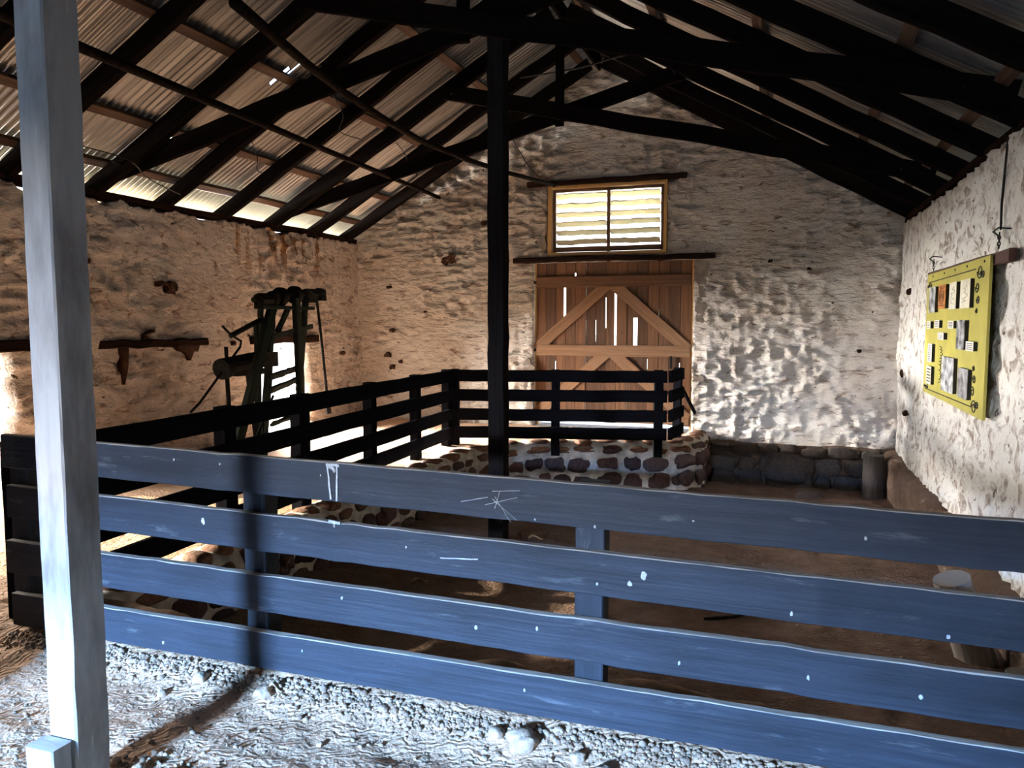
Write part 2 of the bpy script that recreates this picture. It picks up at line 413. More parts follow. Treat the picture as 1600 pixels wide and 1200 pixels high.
def floor_part():
    xs = np.concatenate([np.arange(XL - .05, -4.2, .05), np.arange(-4.2, .9, .022), np.arange(.9, XR + .1, .05)])
    ys = np.concatenate([np.arange(YF, 1.5, .25), np.arange(1.5, 3.5, .020), np.arange(3.5, YB + .35, .045)])
    X, Y = np.meshgrid(xs, ys, indexing='ij'); Z = ground_z(X, Y)
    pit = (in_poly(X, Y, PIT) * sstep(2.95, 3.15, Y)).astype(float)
    pit = np.maximum(pit, .95 * (1 - sstep(.2, 1.5, Y)))  # also darkens the unseen floor behind the camera, to cut bounced light
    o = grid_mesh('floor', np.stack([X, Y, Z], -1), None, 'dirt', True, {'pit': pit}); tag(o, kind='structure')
floor_part()
def outside():
    xs = np.concatenate([np.linspace(-60, -8, 14), [-7.1]]); ys = np.linspace(-60, 60, 25)
    gx = np.array([-90, -40, XL - .06]); o = MB()
    def q(x0, x1, y0, y1):
        n = len(o.v)
        for p in ((x0, y0), (x1, y0), (x1, y1), (x0, y1)): o.v.append(Vector((p[0], p[1], -.04))); o.tone.append(0)
        o._face((n, n + 1, n + 2, n + 3))
    q(-90, XL, -90, 90); q(XR, 60, -90, 90); q(XL, XR, YB + .3, 90); q(XL, XR, -90, YF)
    tag(o.build('ground', 'straw'), kind='structure')
outside()

def wall(name, place, a_rng, z_rng, ztop, openings, res, disp, mat, thick=.45):
    """rough plastered wall; place(a, z, d) maps wall coordinates to the world (d = out of the wall into the room)"""
    def lines(lo, hi, extra):
        g = np.arange(lo, hi + res * .5, res); g[-1] = hi
        for e in extra: g = g[np.abs(g - e) > res * .6]
        return np.sort(np.unique(np.concatenate([g, extra]))) if len(extra) else g
    A = lines(*a_rng, [e for o in openings for e in o[:2]]); Zl = lines(*z_rng, [e for o in openings for e in o[2:]])
    AA, ZZ = np.meshgrid(A, Zl, indexing='ij'); top = ztop(AA)
    over = ZZ >= top; Zc = np.minimum(ZZ, top)
    D = disp(AA, ZZ)
    keep = ~(over[:-1, :-1] & over[1:, :-1] & over[1:, 1:] & over[:-1, 1:])
    ca = (A[:-1] + A[1:]) / 2; cz = (Zl[:-1] + Zl[1:]) / 2
    for (o0, o1, o2, o3) in openings:
        keep &= ~(((ca > o0) & (ca < o1))[:, None] & ((cz > o2) & (cz < o3))[None, :])
    n, m = AA.shape; idx = np.arange(n * m).reshape(n, m)
    F = np.stack([idx[:-1, :-1], idx[1:, :-1], idx[1:, 1:], idx[:-1, 1:]], -1).reshape(-1, 4)[keep.reshape(-1)]
    V = np.concatenate([np.stack(place(AA, Zc, D), -1).reshape(-1, 3), np.stack(place(AA, Zc, -thick + 0 * D), -1).reshape(-1, 3)])
    N = n * m
    E = np.concatenate([F[:, [0, 1]], F[:, [1, 2]], F[:, [2, 3]], F[:, [3, 0]]])
    key = np.sort(E, 1); k = key[:, 0].astype(np.int64) * N + key[:, 1]
    u, inv, cnt = np.unique(k, return_inverse=True, return_counts=True)
    B = E[cnt[inv] == 1]
    Fb = F[:, ::-1] + N
    Fs = np.stack([B[:, 1], B[:, 0], B[:, 0] + N, B[:, 1] + N], 1)
    o = raw_mesh(name, V, np.concatenate([F, Fb, Fs]), mat, True); tag(o, kind='structure'); return o
def relief(sa, sz, amp, seed, fine=1.0):
    def f(a, z):
        w = (fbm(a * 1.5, z * 1.5, 3, seed + 40) - .5) * .5
        m = .25 + 1.3 * sstep(.35, .65, fbm(a * .9, z * .9, 3, seed + 20))
        return amp * m * (ridged(a / sa + w, z / sz + w * 2, 3, seed) - .5) + fine * .020 * (fbm(a / .09, z / .05, 3, seed + 60) - .5) + .05 * (fbm(a * .8, z * .8, 2, seed + 80) - .5)
    return f
DOORO = (-3.60, -1.22, -.02, 2.47); WINO = (-3.38, -1.60, 2.60, 3.60)
wall('wall_back', lambda a, z, d: (a, YB - d, z), (XL - .3, XR + .3), (-.8, 5.5),
     lambda a: roof_z(a) + .215 - .04 * vnoise(a * 4, a * 0 + 3), [DOORO, WINO], .026, relief(.22, .085, .115, 1), 'plaster_back')
LDOOR1 = (8.55, 9.75, -.03, 1.30); LDOOR2 = (2.7, 5.10, -.03, 1.33)
wall('wall_left', lambda a, z, d: (XL + d, a, z), (YF, YB + .1), (-.2, 2.95),
     lambda a: 2.90 - .07 * vnoise(a * 5, a * 0 + 8) - .05 * vnoise(a * 17, a * 0 + 2), [LDOOR1, LDOOR2], .034, relief(.20, .12, .095, 2), 'plaster_left')
MAT['dark_unseen_wall'] = plaster('dark_unseen_wall', (.085, .065, .05), (.06, .045, .035), (.03, .02, .015), .6)  # dark tone given to unseen walls so they bounce less light
wall('wall_right_near', lambda a, z, d: (XR - d, a, z), (YF, 3.4), (-.8, 2.86), lambda a: 2.86 + 0 * a, [], .12, relief(.3, .2, .06, 7), 'dark_unseen_wall')
wall('wall_right', lambda a, z, d: (XR - d, a, z), (3.4, YB + .1), (-.8, 3.0),
     lambda a: 2.86 - .05 * vnoise(a * 5, a * 0 + 18), [], .040, relief(.16, .17, .055, 3), 'plaster_right')
wall('wall_front', lambda a, z, d: (a, YF + d, z), (XL - .3, XR + .3), (-.1, 5.6),
     lambda a: roof_z(a) + .25, [(-4.2, -2.9, -.05, 2.4)], .10, relief(.42, .14, .03, 4), 'dark_unseen_wall', .25)
# unseen wall stub added at the left to shade the fence end
wall('wall_shade_blocker', lambda a, z, d: (a, 1.2 - d, z), (XL, -3.25), (-.1, 2.9), lambda a: 2.9 + 0 * a, [], .08, relief(.3, .16, .03, 5), 'dark_unseen_wall', .3)

# footing of the right wall and the stone footing under the back wall
def footing():
    ys = np.arange(3.0, YB, .05); t = np.linspace(0, 1, 16)
    Yg, T = np.meshgrid(ys, t, indexing='ij')
    ang = T * math.pi / 2
    d = .17 * np.where(T < .6, 1, np.cos((T - .6) / .4 * math.pi / 2)) - .02
    z = -.75 + np.where(T < .6, T / .6 * .58, .58 + .08 * np.sin((T - .6) / .4 * math.pi / 2))
    d = d + .07 * (fbm(Yg * 4, z * 6, 4, 5) - .5); z = z + .05 * (fbm(Yg * 5, T * 3, 3, 6) - .5)
    o = grid_mesh('trim_1', np.stack([XR - d, Yg, z], -1), None, 'footing'); tag(o, kind='structure')
footing()
def back_footing():
    b = MB()
    b.beam((-1.0, YB - .02, -.42), (XR, YB - .02, -.42), .16, .66, seg=10, jit=.012)
    for f_i in range(len(b.f)): b.mi[f_i] = 1
    rows = [(-.58, .24), (-.36, .22), (-.17, .15)]
    for z, h in rows:
        x = -.95
        while x < XR - .05:
            w = rnd.uniform(.18, .42)
            b.rock((x + w / 2, YB - .11, z + rnd.uniform(-.02, .02)), (w * .50, .085, h * .52), tone=rnd.random() * .99 + .01, rough=.2, sub=2)
            x += w
    b.rock((.10, YB - .16, -.40), (.33, .13, .23), tone=.75, sub=2)      # the one large boulder
    tag(b.build('trim_2', ['stone_dark', 'footing'], smooth=True), kind='structure')
back_footing()

# retaining wall of the sunken pen: rounded field stones in pale mortar
def retaining_wall():
    P = [Vector((x, y, 0)) for x, y in PIT[:9]]
    seg = []; S0 = [0]
    for a, b_ in zip(P[:-1], P[1:]): S0.append(S0[-1] + (b_ - a).length)
    def at(s):
        for i in range(len(P) - 1):
            if s <= S0[i + 1] or i == len(P) - 2:
                t = (s - S0[i]) / (S0[i + 1] - S0[i]); return P[i].lerp(P[i + 1], t)
    def nrm(s):
        d = (at(min(s + .12, S0[-1])) - at(max(s - .12, 0))).normalized(); return d, Vector((d.y, -d.x, 0))   # nrm points into the pit
    ss = np.arange(0, S0[-1], .04); prof = [(-.0, -.8), (.0, -.5), (.0, -.2), (.0, -.06), (-.03, .0), (-.10, .03), (-.20, .03), (-.30, .01), (-.36, -.12)]
    pr = []
    for (d0, z0), (d1, z1) in zip(prof[:-1], prof[1:]):
        k = max(1, int(math.hypot(d1 - d0, z1 - z0) / .045))
        for i in range(k): pr.append((d0 + (d1 - d0) * i / k, z0 + (z1 - z0) * i / k))
    pr.append(prof[-1])
    V = np.zeros((len(ss), len(pr), 3))
    for i, s in enumerate(ss):
        p = at(s); d, n = nrm(s)
        for j, (dd, zz) in enumerate(pr): q = p + n * dd; V[i, j] = (q.x, q.y, zz)
    I, J = np.meshgrid(ss, np.arange(len(pr)) * .045, indexing='ij')
    dn = .03 * (fbm(I * 5, J * 5, 4, 11) - .5)
    V[..., 2] += dn; V[..., 0] += dn * .8; V[..., 1] -= dn * .8
    o = grid_mesh('trim_3', V, None, 'mortar'); tag(o, kind='structure')
    b = MB()
    for ci, (z, h) in enumerate([(-.70, .21), (-.475, .22), (-.245, .21), (-.075, .10)]):
        s = .05 + rnd.random() * .1
        while s < S0[-1] - .3:
            w = rnd.uniform(.20, .38); p = at(s + w / 2); d, n = nrm(s + w / 2)
            top = ci == 3
            b.rock(p + n * (-.02 if not top else -.04) + Vector((0, 0, z + rnd.uniform(-.02, .02))), (w * rnd.uniform(.43, .50), .07, h * rnd.uniform(.41, .50)), axes=(d, n, Vector((0, 0, 1))),
                   tone=rnd.random() * .99 + .01, rough=.30, sub=2, boxy=.7, mi=1 if top and rnd.random() < .75 else 0)
            s += w + rnd.uniform(-.005, .05)
    s = .1
    while s < S0[-1] - .3:                                             # coping stones set in the top
        w = rnd.uniform(.2, .34); p = at(s + w / 2); d, n = nrm(s + w / 2)
        b.rock(p - n * rnd.uniform(.10, .18) + Vector((0, 0, .005)), (w * .45, .10, .055), axes=(d, n, Vector((0, 0, 1))), tone=rnd.random() * .99 + .01, sub=2, mi=1)
        s += w + .03
    st = b.build('stonework', ['stone', 'coping'], o, smooth=True)
retaining_wall()
def ridge():
    b = MB(); x = -3.4
    xs = np.arange(-3.5, 1.25, .03); t = np.linspace(0, math.pi, 10)
    X, T = np.meshgrid(xs, t, indexing='ij')
    r = .055 + .06 * (fbm(X * 3.2, T * .6, 4, 21) - .3)
    yc = 3.02 + .06 * (fbm(X * 1.2, X * 0, 2, 23) - .5)
    o = grid_mesh('mortar_kerb', np.stack([X, yc + np.cos(T) * r * 1.5, -.035 + np.sin(T) * (r * 1.9 + .015)], -1), None, 'ridge')
    tag(o, 'low lumpy earthen kerb running just behind the front fence', 'kerb')
ridge()

# ------------------------------------------------------------------ roof: corrugated sheets
def roof_sheet(name, side, holes):
    ys = np.arange(YF - .3, YB + .42, .0095); e = np.concatenate([np.arange(-.42, 4.0, .12), [4.035]])
    Yg, Eg = np.meshgrid(ys, e, indexing='ij')
    x0 = XL if side < 0 else XR
    X = x0 - side * Eg; Z = 3.212 + .571 * Eg
    Z = Z + ((.018) * np.sin(Yg * 2 * math.pi / .076)) + .008 * (fbm(Yg * .8, Eg * .8, 2, 31) - .5)
    ce = (e[:-1] + e[1:]) / 2; cy = (ys[:-1] + ys[1:]) / 2
    keep = np.ones((len(ys) - 1, len(e) - 1), bool)
    for (y0, y1, e0, e1) in holes: keep &= ~(((cy > y0) & (cy < y1))[:, None] & ((ce > e0) & (ce < e1))[None, :])
    o = grid_mesh(name, np.stack([X, Yg, Z], -1), keep, 'roof', True, {'eave_light': (1 - sstep(.02, .30, Eg))}); tag(o, kind='structure')
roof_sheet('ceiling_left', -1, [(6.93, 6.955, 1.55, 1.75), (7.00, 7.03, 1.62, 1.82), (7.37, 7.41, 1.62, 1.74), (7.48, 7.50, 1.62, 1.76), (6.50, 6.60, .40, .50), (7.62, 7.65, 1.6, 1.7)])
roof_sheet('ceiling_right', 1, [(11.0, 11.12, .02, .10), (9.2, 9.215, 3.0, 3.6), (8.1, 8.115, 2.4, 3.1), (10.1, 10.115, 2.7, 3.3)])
# ridge capping
cap = MB(); cap.beam((XC, YF - .3, 5.49), (XC, YB + .4, 5.49), .34, .02, seg=20, jit=.004); tag(cap.build('trim_4', 'roof'), kind='structure')
ORD = ['nearest the back gable', 'second', 'third', 'fourth', 'fifth', 'sixth', 'seventh', 'eighth', 'ninth', 'tenth', 'eleventh', 'twelfth', 'thirteenth', 'fourteenth', 'fifteenth']
def rafter_pts(side, y):
    x0 = XL - .30 if side < 0 else XR + .30
    e0 = -.30; z = lambda e: 2.93 + .571 * e + .070
    return (x0, y, z(e0)), (XC + side * .10, y, z(3.93))
TRUSS_Y = [None, 6.15, 9.08]
RY = [10.98, 10.08, 8.08, 7.10, 5.18, 4.2]
for side, word in ((-1, 'left'), (1, 'right')):
    first = None
    for i, y in enumerate(RY):
        if first is None:
            p, q = rafter_pts(side, y); m = MB(); m.beam(p, q, .085, .165, seg=14, jit=.004)
            o = first = m.build('rafter', 'rafter', origin=p)
        else:
            o = first.copy(); COL.objects.link(o); o.location.y = y
        w = 'dark rafter of the %s roof slope, %s' % (word, ORD[i] if i == 0 else ORD[i] + ' plain one from the back gable')
        tag(o, w, 'rafter', 'common rafters of the %s roof slope' % word)
    pur = [(.10, 'lowest, above the eave'), (.69, 'second up from the eave'), (1.70, 'third up from the eave'), (2.75, 'fourth up from the eave'), (3.78, 'topmost, beside the ridge')]
    for e, w in pur:
        x = XL + e if side < 0 else XR - e
        z = 2.93 + .571 * e + .205
        m = MB(); m.beam((x, YF, z), (x, YB - .02, z), .10, .045, up=(side * .496, 0, .868), seg=30, jit=.003)
        tag(m.build('purlin', 'purlin'), 'brown timber purlin under the %s roof sheets, %s' % (word, w), 'purlin', 'purlins of the roof')
    x = XL - .12 if side < 0 else XR + .12
    m = MB(); m.beam((x, YF, 2.90 if side < 0 else 2.9), (x, YB, 2.90), .22, .075, seg=24, jit=.006)
    tag(m.build('wall_plate', 'lintel'), 'dark timber plate lying along the top of the %s wall' % word, 'wall plate')
m = MB(); m.beam((XC, YF, 5.30), (XC, YB, 5.30), .045, .20, seg=20, jit=.003)
tag(m.build('ridge_board', 'rafter'), 'long dark board along the ridge between the rafters', 'ridge board')

def make_truss(y, label):
    t = thing('roof_truss', (XC, y, 2.93), label, 'roof truss', 'scissor trusses of the roof')
    for side in (-1, 1):
        p, q = rafter_pts(side, y); MB().beam(p, q, .09, .175, seg=14, jit=.004).build('rafter', 'rafter', t)
    MB().beam((-4.05, y - .085, 4.44), (1.42, y - .085, 3.10), .055, .185, seg=14, jit=.004).build('scissor_chord', 'truss', t)
    MB().beam((-6.62, y + .085, 3.10), (-1.15, y + .085, 4.44), .055, .185, seg=14, jit=.004).build('scissor_chord', 'truss', t)
    MB().beam((XC, y, 3.93), (XC, y, 5.16), .10, .06, up=(0, 1, 0), seg=6, jit=.003).build('king_post', 'truss', t)
    for sx, z in ((-3.95, 4.40), (-1.25, 4.40), (-6.3, 3.17), (1.1, 3.17)):
        MB().tube([(sx, y - .14, z), (sx, y + .14, z)], .012, 8).build('bolt', 'iron', t)
    return t
make_truss(TRUSS_Y[2], 'dark scissor truss in front of the back gable, behind the middle post')
make_truss(TRUSS_Y[1], 'large dark scissor truss meeting the top of the middle post')

# posts
t = thing('support_post', (-2.24, 1.91, 0), 'tall weathered square post in the left foreground, before the front fence', 'post')
MB().beam((-2.255, 1.91, -.05), (-2.255, 1.91, 4.35), .122, .137, up=(0, 1, 0), seg=40, jit=.0010, bev=.006).build('shaft', 'post_grey', t)
m = MB(); m.beam((-2.262, 1.795, -.03), (-2.262, 1.795, .205), .12, .075, up=(0, 1, 0), seg=4, jit=.002, bev=.006)
tag(m.build('wooden_block', 'post_grey', origin=(-2.262, 1.795, -.03)), 'short pale wooden block standing against the foot of the foreground post', 'block')
m = MB(); m.beam((-2.37, 6.36, -.5), (-2.37, 6.36, 4.25), .145, .15, up=(0, 1, 0), seg=34, jit=.0025, bev=.006)
tag(m.build('support_post', 'tar_post', origin=(-2.37, 6.36, -.42)), 'tall black square post standing in the sunken pen, left of the plank door', 'post')

# ------------------------------------------------------------------ fences
def front_fence():
    t = thing('board_fence', (-1.0, 2.75, 0), 'grey painted four-board fence across the whole foreground', 'fence')
    X0, X1 = -3.62, 2.0
    zc = [(.950, .890), (.700, .643), (.428, .402), (.170, .180)]
    rails = []
    for i, (zl, zr) in enumerate(zc):
        zl2 = zl + (zl - zr) / 3.35 * .8
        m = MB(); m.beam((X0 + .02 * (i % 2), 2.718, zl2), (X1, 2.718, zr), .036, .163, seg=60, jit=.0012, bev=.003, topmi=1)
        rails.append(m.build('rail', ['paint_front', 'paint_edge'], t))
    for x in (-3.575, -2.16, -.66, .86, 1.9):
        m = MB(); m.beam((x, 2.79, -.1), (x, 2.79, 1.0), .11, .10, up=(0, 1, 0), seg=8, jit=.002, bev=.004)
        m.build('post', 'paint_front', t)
    # paint marks and scratches standing proud of the boards
    def mark(rail, strips, name, mat='white_paint'):
        for (x0, z0, x1, z1, w) in strips:
            m = MB(); m.beam((x0, 2.6972, z0), (x1, 2.6972, z1), .0045, w * (.6 if name == 'scratch' else 1), up=(1, 0, 0) if abs(z1 - z0) > abs(x1 - x0) else (0, 0, 1), seg=5, jit=w * .12, bev=.0003)
            m.build(name, mat, rail)
    o = mark(rails[0], [(-1.762, 1.013, -1.70, 1.010, .010), (-1.755, 1.012, -1.742, .868, .008), (-1.712, 1.012, -1.714, .863, .008), (-1.748, 1.01, -1.72, .985, .014)], 'paint_drip')
    o = mark(rails[0], [(-1.16, .905, -1.05, .930, .0025), (-1.03, .925, -.93, .850, .0022), (-1.02, .935, -.955, .842, .002), (-1.06, .90, -.93, .938, .0022), (-1.0, .955, -1.02, .89, .002), (-1.03, .955, -.92, .965, .0018)], 'scratch')
    o = mark(rails[1], [(-1.25, .672, -1.09, .684, .004), (-1.755, .775, -1.70, .772, .012), (-1.73, .77, -1.728, .752, .006)], 'paint_drip')
    for ri, spots in enumerate([[(-.63, .853, .006), (.27, .895, .006), (-.86, .86, .004), (-2.55, .985, .006), (-.28, .905, .004), (-1.79, .965, .004), (-2.3, .98, .004)],
                                [(-.45, .69, .014), (.05, .615, .006), (.52, .60, .007), (-2.4, .72, .012), (-.62, .64, .005), (-1.4, .70, .004), (-.50, .655, .010)],
                                [(.11, .40, .006), (-.85, .44, .006), (.45, .39, .008), (-1.7, .455, .006), (-.32, .385, .006), (-1.1, .41, .007)],
                                [(-2.65, .13, .006), (-.9, .19, .005), (-1.9, .2, .004)]]):
        for (x, z, r) in spots:
            MB().rock((x, 2.6985, z), (r * .75, .0025, r * rnd.uniform(.8, 1.4)), rough=.35, boxy=1, sub=2).build('paint_spot', 'white_paint', rails[ri])
front_fence()
def tar_fence(name, p0, p1, posts, label, ztops, inset=.06, rails_z=(.905, .655, .405, .175), rh=.150):
    p0 = Vector(p0); p1 = Vector(p1); d = (p1 - p0).normalized(); n = Vector((d.y, -d.x, 0))
    t = thing(name, tuple((p0 + p1) / 2), label, 'fence')
    for z in rails_z:
        m = MB(); m.beam(p0 + Vector((0, 0, z)), p1 + Vector((0, 0, z)), .038, rh, seg=20, jit=.002, bev=.003); m.build('rail', 'tar', t)
    for s, w in posts:
        q = p0 + d * s - n * inset
        m = MB(); m.beam(q + Vector((0, 0, -.12)), q + Vector((0, 0, .985)), w, .10, up=tuple(n), seg=6, jit=.002, bev=.004); m.build('post', 'tar', t)
    return t
tar_fence('board_fence', (-3.66, 2.80, 0), (-4.0, 9.02, 0), [(.07, .12), (1.75, .13), (2.75, .16), (4.05, .12), (5.2, .12), (6.2, .12)],
          'black four-board fence running back along the left edge of the sunken pen', None)
tar_fence('board_fence', (-4.0, 9.06, 0), (-1.36, 9.72, 0), [(.02, .10), (1.32, .11), (2.62, .11)],
          'black four-board fence at the far end, in front of the plank door', None)
tar_fence('board_fence', (-1.33, 9.76, 0), (-1.25, 10.42, 0), [(.62, .10)],
          'short black fence end turning back toward the right of the plank door', None)
m = MB(); m.beam((-1.27, 10.45, .72), (-1.16, 11.12, .30), .03, .05, seg=4)
tag(m.build('wooden_brace', 'tar'), 'dark slanting brace between the short fence end and the back wall', 'brace')
m = MB(); m.tube([(-3.88, 5.20, 1.0), (-3.85, 5.0, .78), (-3.83, 4.80, .57), (-3.80, 4.62, .36)], .010, 8); m.tube([(-3.85, 5.02, .80), (-3.85, 5.03, .60)], .006, 6)
tag(m.build('iron_rod', 'iron'), 'thin iron rod hanging slanted on the left pen fence', 'rod')

# ------------------------------------------------------------------ lintels, window, door
def lintel(p0, p1, w, h, label, seg=12):
    m = MB(); m.beam(p0, p1, w, h, seg=seg, jit=.006, bev=.012)
    tag(m.build('timber_lintel', 'lintel'), label, 'lintel')
lintel((-3.90, YB - .02, 2.515), (-.93, YB - .02, 2.515), .16, .075, 'long dark timber lintel over the plank door')
lintel((-3.68, YB - .02, 3.635), (-1.34, YB - .02, 3.635), .14, .075, 'dark timber lintel over the louvred window')
lintel((XL + .0, 8.40, 1.345), (XL + .0, 9.93, 1.345), .14, .10, 'dark lintel over the far low doorway behind the shearing machine')
lintel((XL + .02, 2.7, 1.37), (XL + .02, 5.36, 1.37), .14, .11, 'dark lintel over the near low doorway at the left edge')
lintel((XL + .03, 6.03, 1.355), (XL + .03, 7.55, 1.355), .12, .085, 'charred lintel set in the left wall over a walled-up opening')
m = MB()
m.poly([(XL + .075, 7.05, 1.32), (XL + .075, 7.42, 1.32), (XL + .075, 7.38, 1.24), (XL + .075, 7.32, 1.25), (XL + .075, 7.26, 1.14), (XL + .075, 7.18, 1.24), (XL + .075, 7.10, 1.26)], (-.08, 0, 0))
m.poly([(XL + .075, 6.28, 1.32), (XL + .075, 6.36, 1.32), (XL + .075, 6.34, 1.10), (XL + .075, 6.29, .93), (XL + .075, 6.26, 1.05)], (-.08, 0, 0))
m.poly([(XL + .075, 6.55, 1.39), (XL + .075, 6.66, 1.39), (XL + .075, 6.60, 1.45), (XL + .075, 6.74, 1.48), (XL + .075, 6.72, 1.51), (XL + .075, 6.56, 1.45)], (-.08, 0, 0))
tag(m.build('trim_5', 'hole'), kind='structure')

def window():
    t = thing('window_1', (-2.49, YB + .03, 2.60), None, None); t['kind'] = 'structure'
    x0, x1, z0, z1 = -3.365, -1.605, 2.575, 3.595; y = YB + .02
    f = MB()
    f.beam((x0 + .03, y, z0), (x0 + .03, y, z1), .06, .14, up=(0, 1, 0), seg=4); f.beam((x1 - .02, y, z0), (x1 - .02, y, z1), .045, .14, up=(0, 1, 0), seg=4)
    f.beam((x0, y, z1 - .02), (x1, y, z1 - .02), .14, .045, seg=6); f.beam((x0, y, z0 + .02), (x1, y, z0 + .02), .14, .05, seg=6)
    f.build('window_frame', 'window', t)
    s = MB()
    xm = (x0 + x1) / 2 + .03
    for (a, b_) in ((x0 + .09, xm), (xm, x1 - .07)):
        s.beam((a, y, z0 + .05), (a, y, z1 - .05), .04, .06, up=(0, 1, 0), seg=3); s.beam((b_, y, z0 + .05), (b_, y, z1 - .05), .04, .06, up=(0, 1, 0), seg=3)
        s.beam((a, y, z0 + .09), (b_, y, z0 + .09), .06, .07, seg=3); s.beam((a, y, z1 - .07), (b_, y, z1 - .07), .06, .04, seg=3)
    s.build('sash', 'door', t)
    for (a, b_) in ((x0 + .12, xm - .025), (xm + .025, x1 - .10)):
        for k in range(6):
            z = z0 + .20 + k * .134
            m = MB(); m.beam((a, y, z + rnd.uniform(-.008, .008)), (b_, y, z + rnd.uniform(-.010, .010)), .115, .014, up=(0, .50, .866), seg=10, jit=.004, bev=.003)
            m.build('louvre_slat', 'slat', t)
window()

def door():
    t = thing('door_1', (-2.41, YB + .05, 0), None, None); t['kind'] = 'structure'
    y = YB + .05; x = -3.565; n = 15; w = 2.32 / n
    slits = {2: (1.56, 2.10, .035), 6: (1.5, 1.95, .013), 7: (1.24, 2.03, .032), 9: (1.24, 1.65, .062), 5: (1.3, 1.62, .008), 3: (2.25, 2.32, .02), 10: (.9, 1.05, .008), 13: (.85, 1.0, .010), 1: (.85, 1.0, .012)}
    pan = MB(); tones = [0, 1, 2, 0, 2, 1, 1, 0, 2, 0, 1, 2, 0, 1, 2]
    for i in range(n):
        a, b_ = x + i * w + .0003, x + (i + 1) * w - .0003
        zt, zb = 2.50, .085 + rnd.uniform(0, .03)
        yy = y + rnd.uniform(-.007, .007)
        if i in slits:
            s0, s1, g = slits[i]
            for (q0, q1, cut) in ((zb, s0, 0), (s0, s1, g), (s1, zt, 0)):
                pan.beam(((a + b_ - cut) / 2, yy, q0), ((a + b_ - cut) / 2, yy, q1), b_ - a - cut, .024, up=(0, 1, 0), seg=4, jit=.0004, bev=.006, u0=i * 3.1, mi=tones[i])
        else:
            pan.beam(((a + b_) / 2, yy, zb), ((a + b_) / 2, yy, zt), b_ - a, .024, up=(0, 1, 0), seg=8, jit=.0004, bev=.006, u0=i * 3.1, mi=tones[i])
    pan.build('plank_panel', ['door', 'door_dark', 'door_warm'], t)
    yl = y - .028
    for z, h in ((2.185, .165), (1.165, .165), (.18, .15)):
        MB().beam((x + .01, yl - .006, z), (x + 2.31, yl - .006, z), .034, h, seg=10, jit=.0015, bev=.004).build('ledge', 'door_brace' if z < 2 else 'door', t)
    yb = yl - .001
    def br(p, q): MB().beam((p[0], yb, p[1]), (q[0], yb, q[1]), .026, .165, up=(0, 1, 0) if False else (0, 0, 1), seg=8, jit=.0015, bev=.004).build('brace', 'door_brace', t)
    br((-3.56, 1.18), (-2.44, 2.16)); br((-1.27, 1.18), (-2.40, 2.16))
    br((-3.56, .18), (-2.46, 1.14)); br((-1.27, .18), (-2.38, 1.14))
    for jx in (-3.60, -1.215):
        MB().beam((jx, YB + .12, -.02), (jx, YB + .12, 2.48), .09, .07, up=(0, 1, 0), seg=6, jit=.003).build('door_jamb', 'window', t)
    hm = MB()
    for z in (2.185, 1.165, .18): hm.beam((x - .03, yl - .018, z), (x + .35, yl - .018, z), .006, .045, seg=2, jit=.001, bev=.001)
    hm.build('hinge_strap', 'iron', t)
    lm = MB(); lm.beam((-1.52, yl - .03, 1.10), (-1.52, yl - .03, .92), .035, .02, up=(0, 1, 0), seg=3); lm.build('latch', 'iron', t)
door()
m = MB(); m.box((-3.60, YB - .05, -.05), (-1.22, YB + .30, .012)); tag(m.build('trim_6', 'cement'), kind='structure')

def patch(name, outline, y, mat, th=.06):
    m = MB(); pts = []
    n = len(outline)
    for i in range(n):
        (x0, z0), (x1, z1) = outline[i], outline[(i + 1) % n]
        for k in range(4):
            t_ = k / 4; pts.append((x0 + (x1 - x0) * t_ + rnd.gauss(0, .012), y, z0 + (z1 - z0) * t_ + rnd.gauss(0, .012)))
    m.poly(pts, (0, th, 0)); tag(m.build(name, mat), kind='structure')
patch('trim_7', [(-1.21, 2.46), (-1.03, 2.42), (-1.05, 2.28), (-1.06, 2.0), (-1.03, 1.72), (-1.08, 1.58), (-1.17, 1.60), (-1.19, 1.8), (-1.13, 1.95), (-1.20, 2.2)], YB - .02, 'cement')
patch('trim_8', [(-3.56, 2.85), (-3.40, 2.87), (-3.39, 2.62), (-3.46, 2.60), (-3.50, 2.74), (-3.56, 2.78)], YB - .045, 'cement')
patch('trim_9', [(-5.15, 2.60), (-5.03, 2.68), (-4.88, 2.62), (-4.88, 2.53), (-5.02, 2.48), (-5.12, 2.53)], YB - .045, 'hole')
patch('trim_10', [(-1.20, .83), (-1.08, .86), (-1.04, .78), (-1.12, .68), (-1.20, .72)], YB - .045, 'cement')
patch('trim_11', [(-3.74, .98), (-3.66, 1.05), (-3.60, .9), (-3.60, .10), (-3.68, .10), (-3.72, .5)], YB - .05, 'cement')

hm_ = MB()
for y, z, r in ((7.02, 1.98, .06), (6.85, 2.02, .03), (8.05, 1.32, .03), (9.3, 2.05, .02), (10.6, 1.1, .03), (5.9, 2.2, .025)):
    hm_.rock((XL + .03, y, z), (.05, r * 1.2, r), rough=.5, sub=2)
for x, z, r in ((-6.1, 1.05, .05), (-6.0, .85, .045), (-5.85, .95, .03), (-6.05, 2.15, .03), (-6.0, 1.45, .035), (-5.4, 1.75, .02), (-.2, 2.42, .03), (.95, 1.2, .03), (-4.4, 3.1, .03), (.3, 2.3, .025)):
    hm_.rock((x, YB - .02, z), (r, .05, r * .8), rough=.5, sub=2)
for y, z, r in ((10.3, 1.95, .035), (10.6, .95, .04), (10.2, .5, .03), (5.4, 1.0, .025)):
    hm_.rock((XR - .01, y, z), (.04, r, r), rough=.5, sub=2)
tag(hm_.build('trim_12', 'hole'), kind='structure')

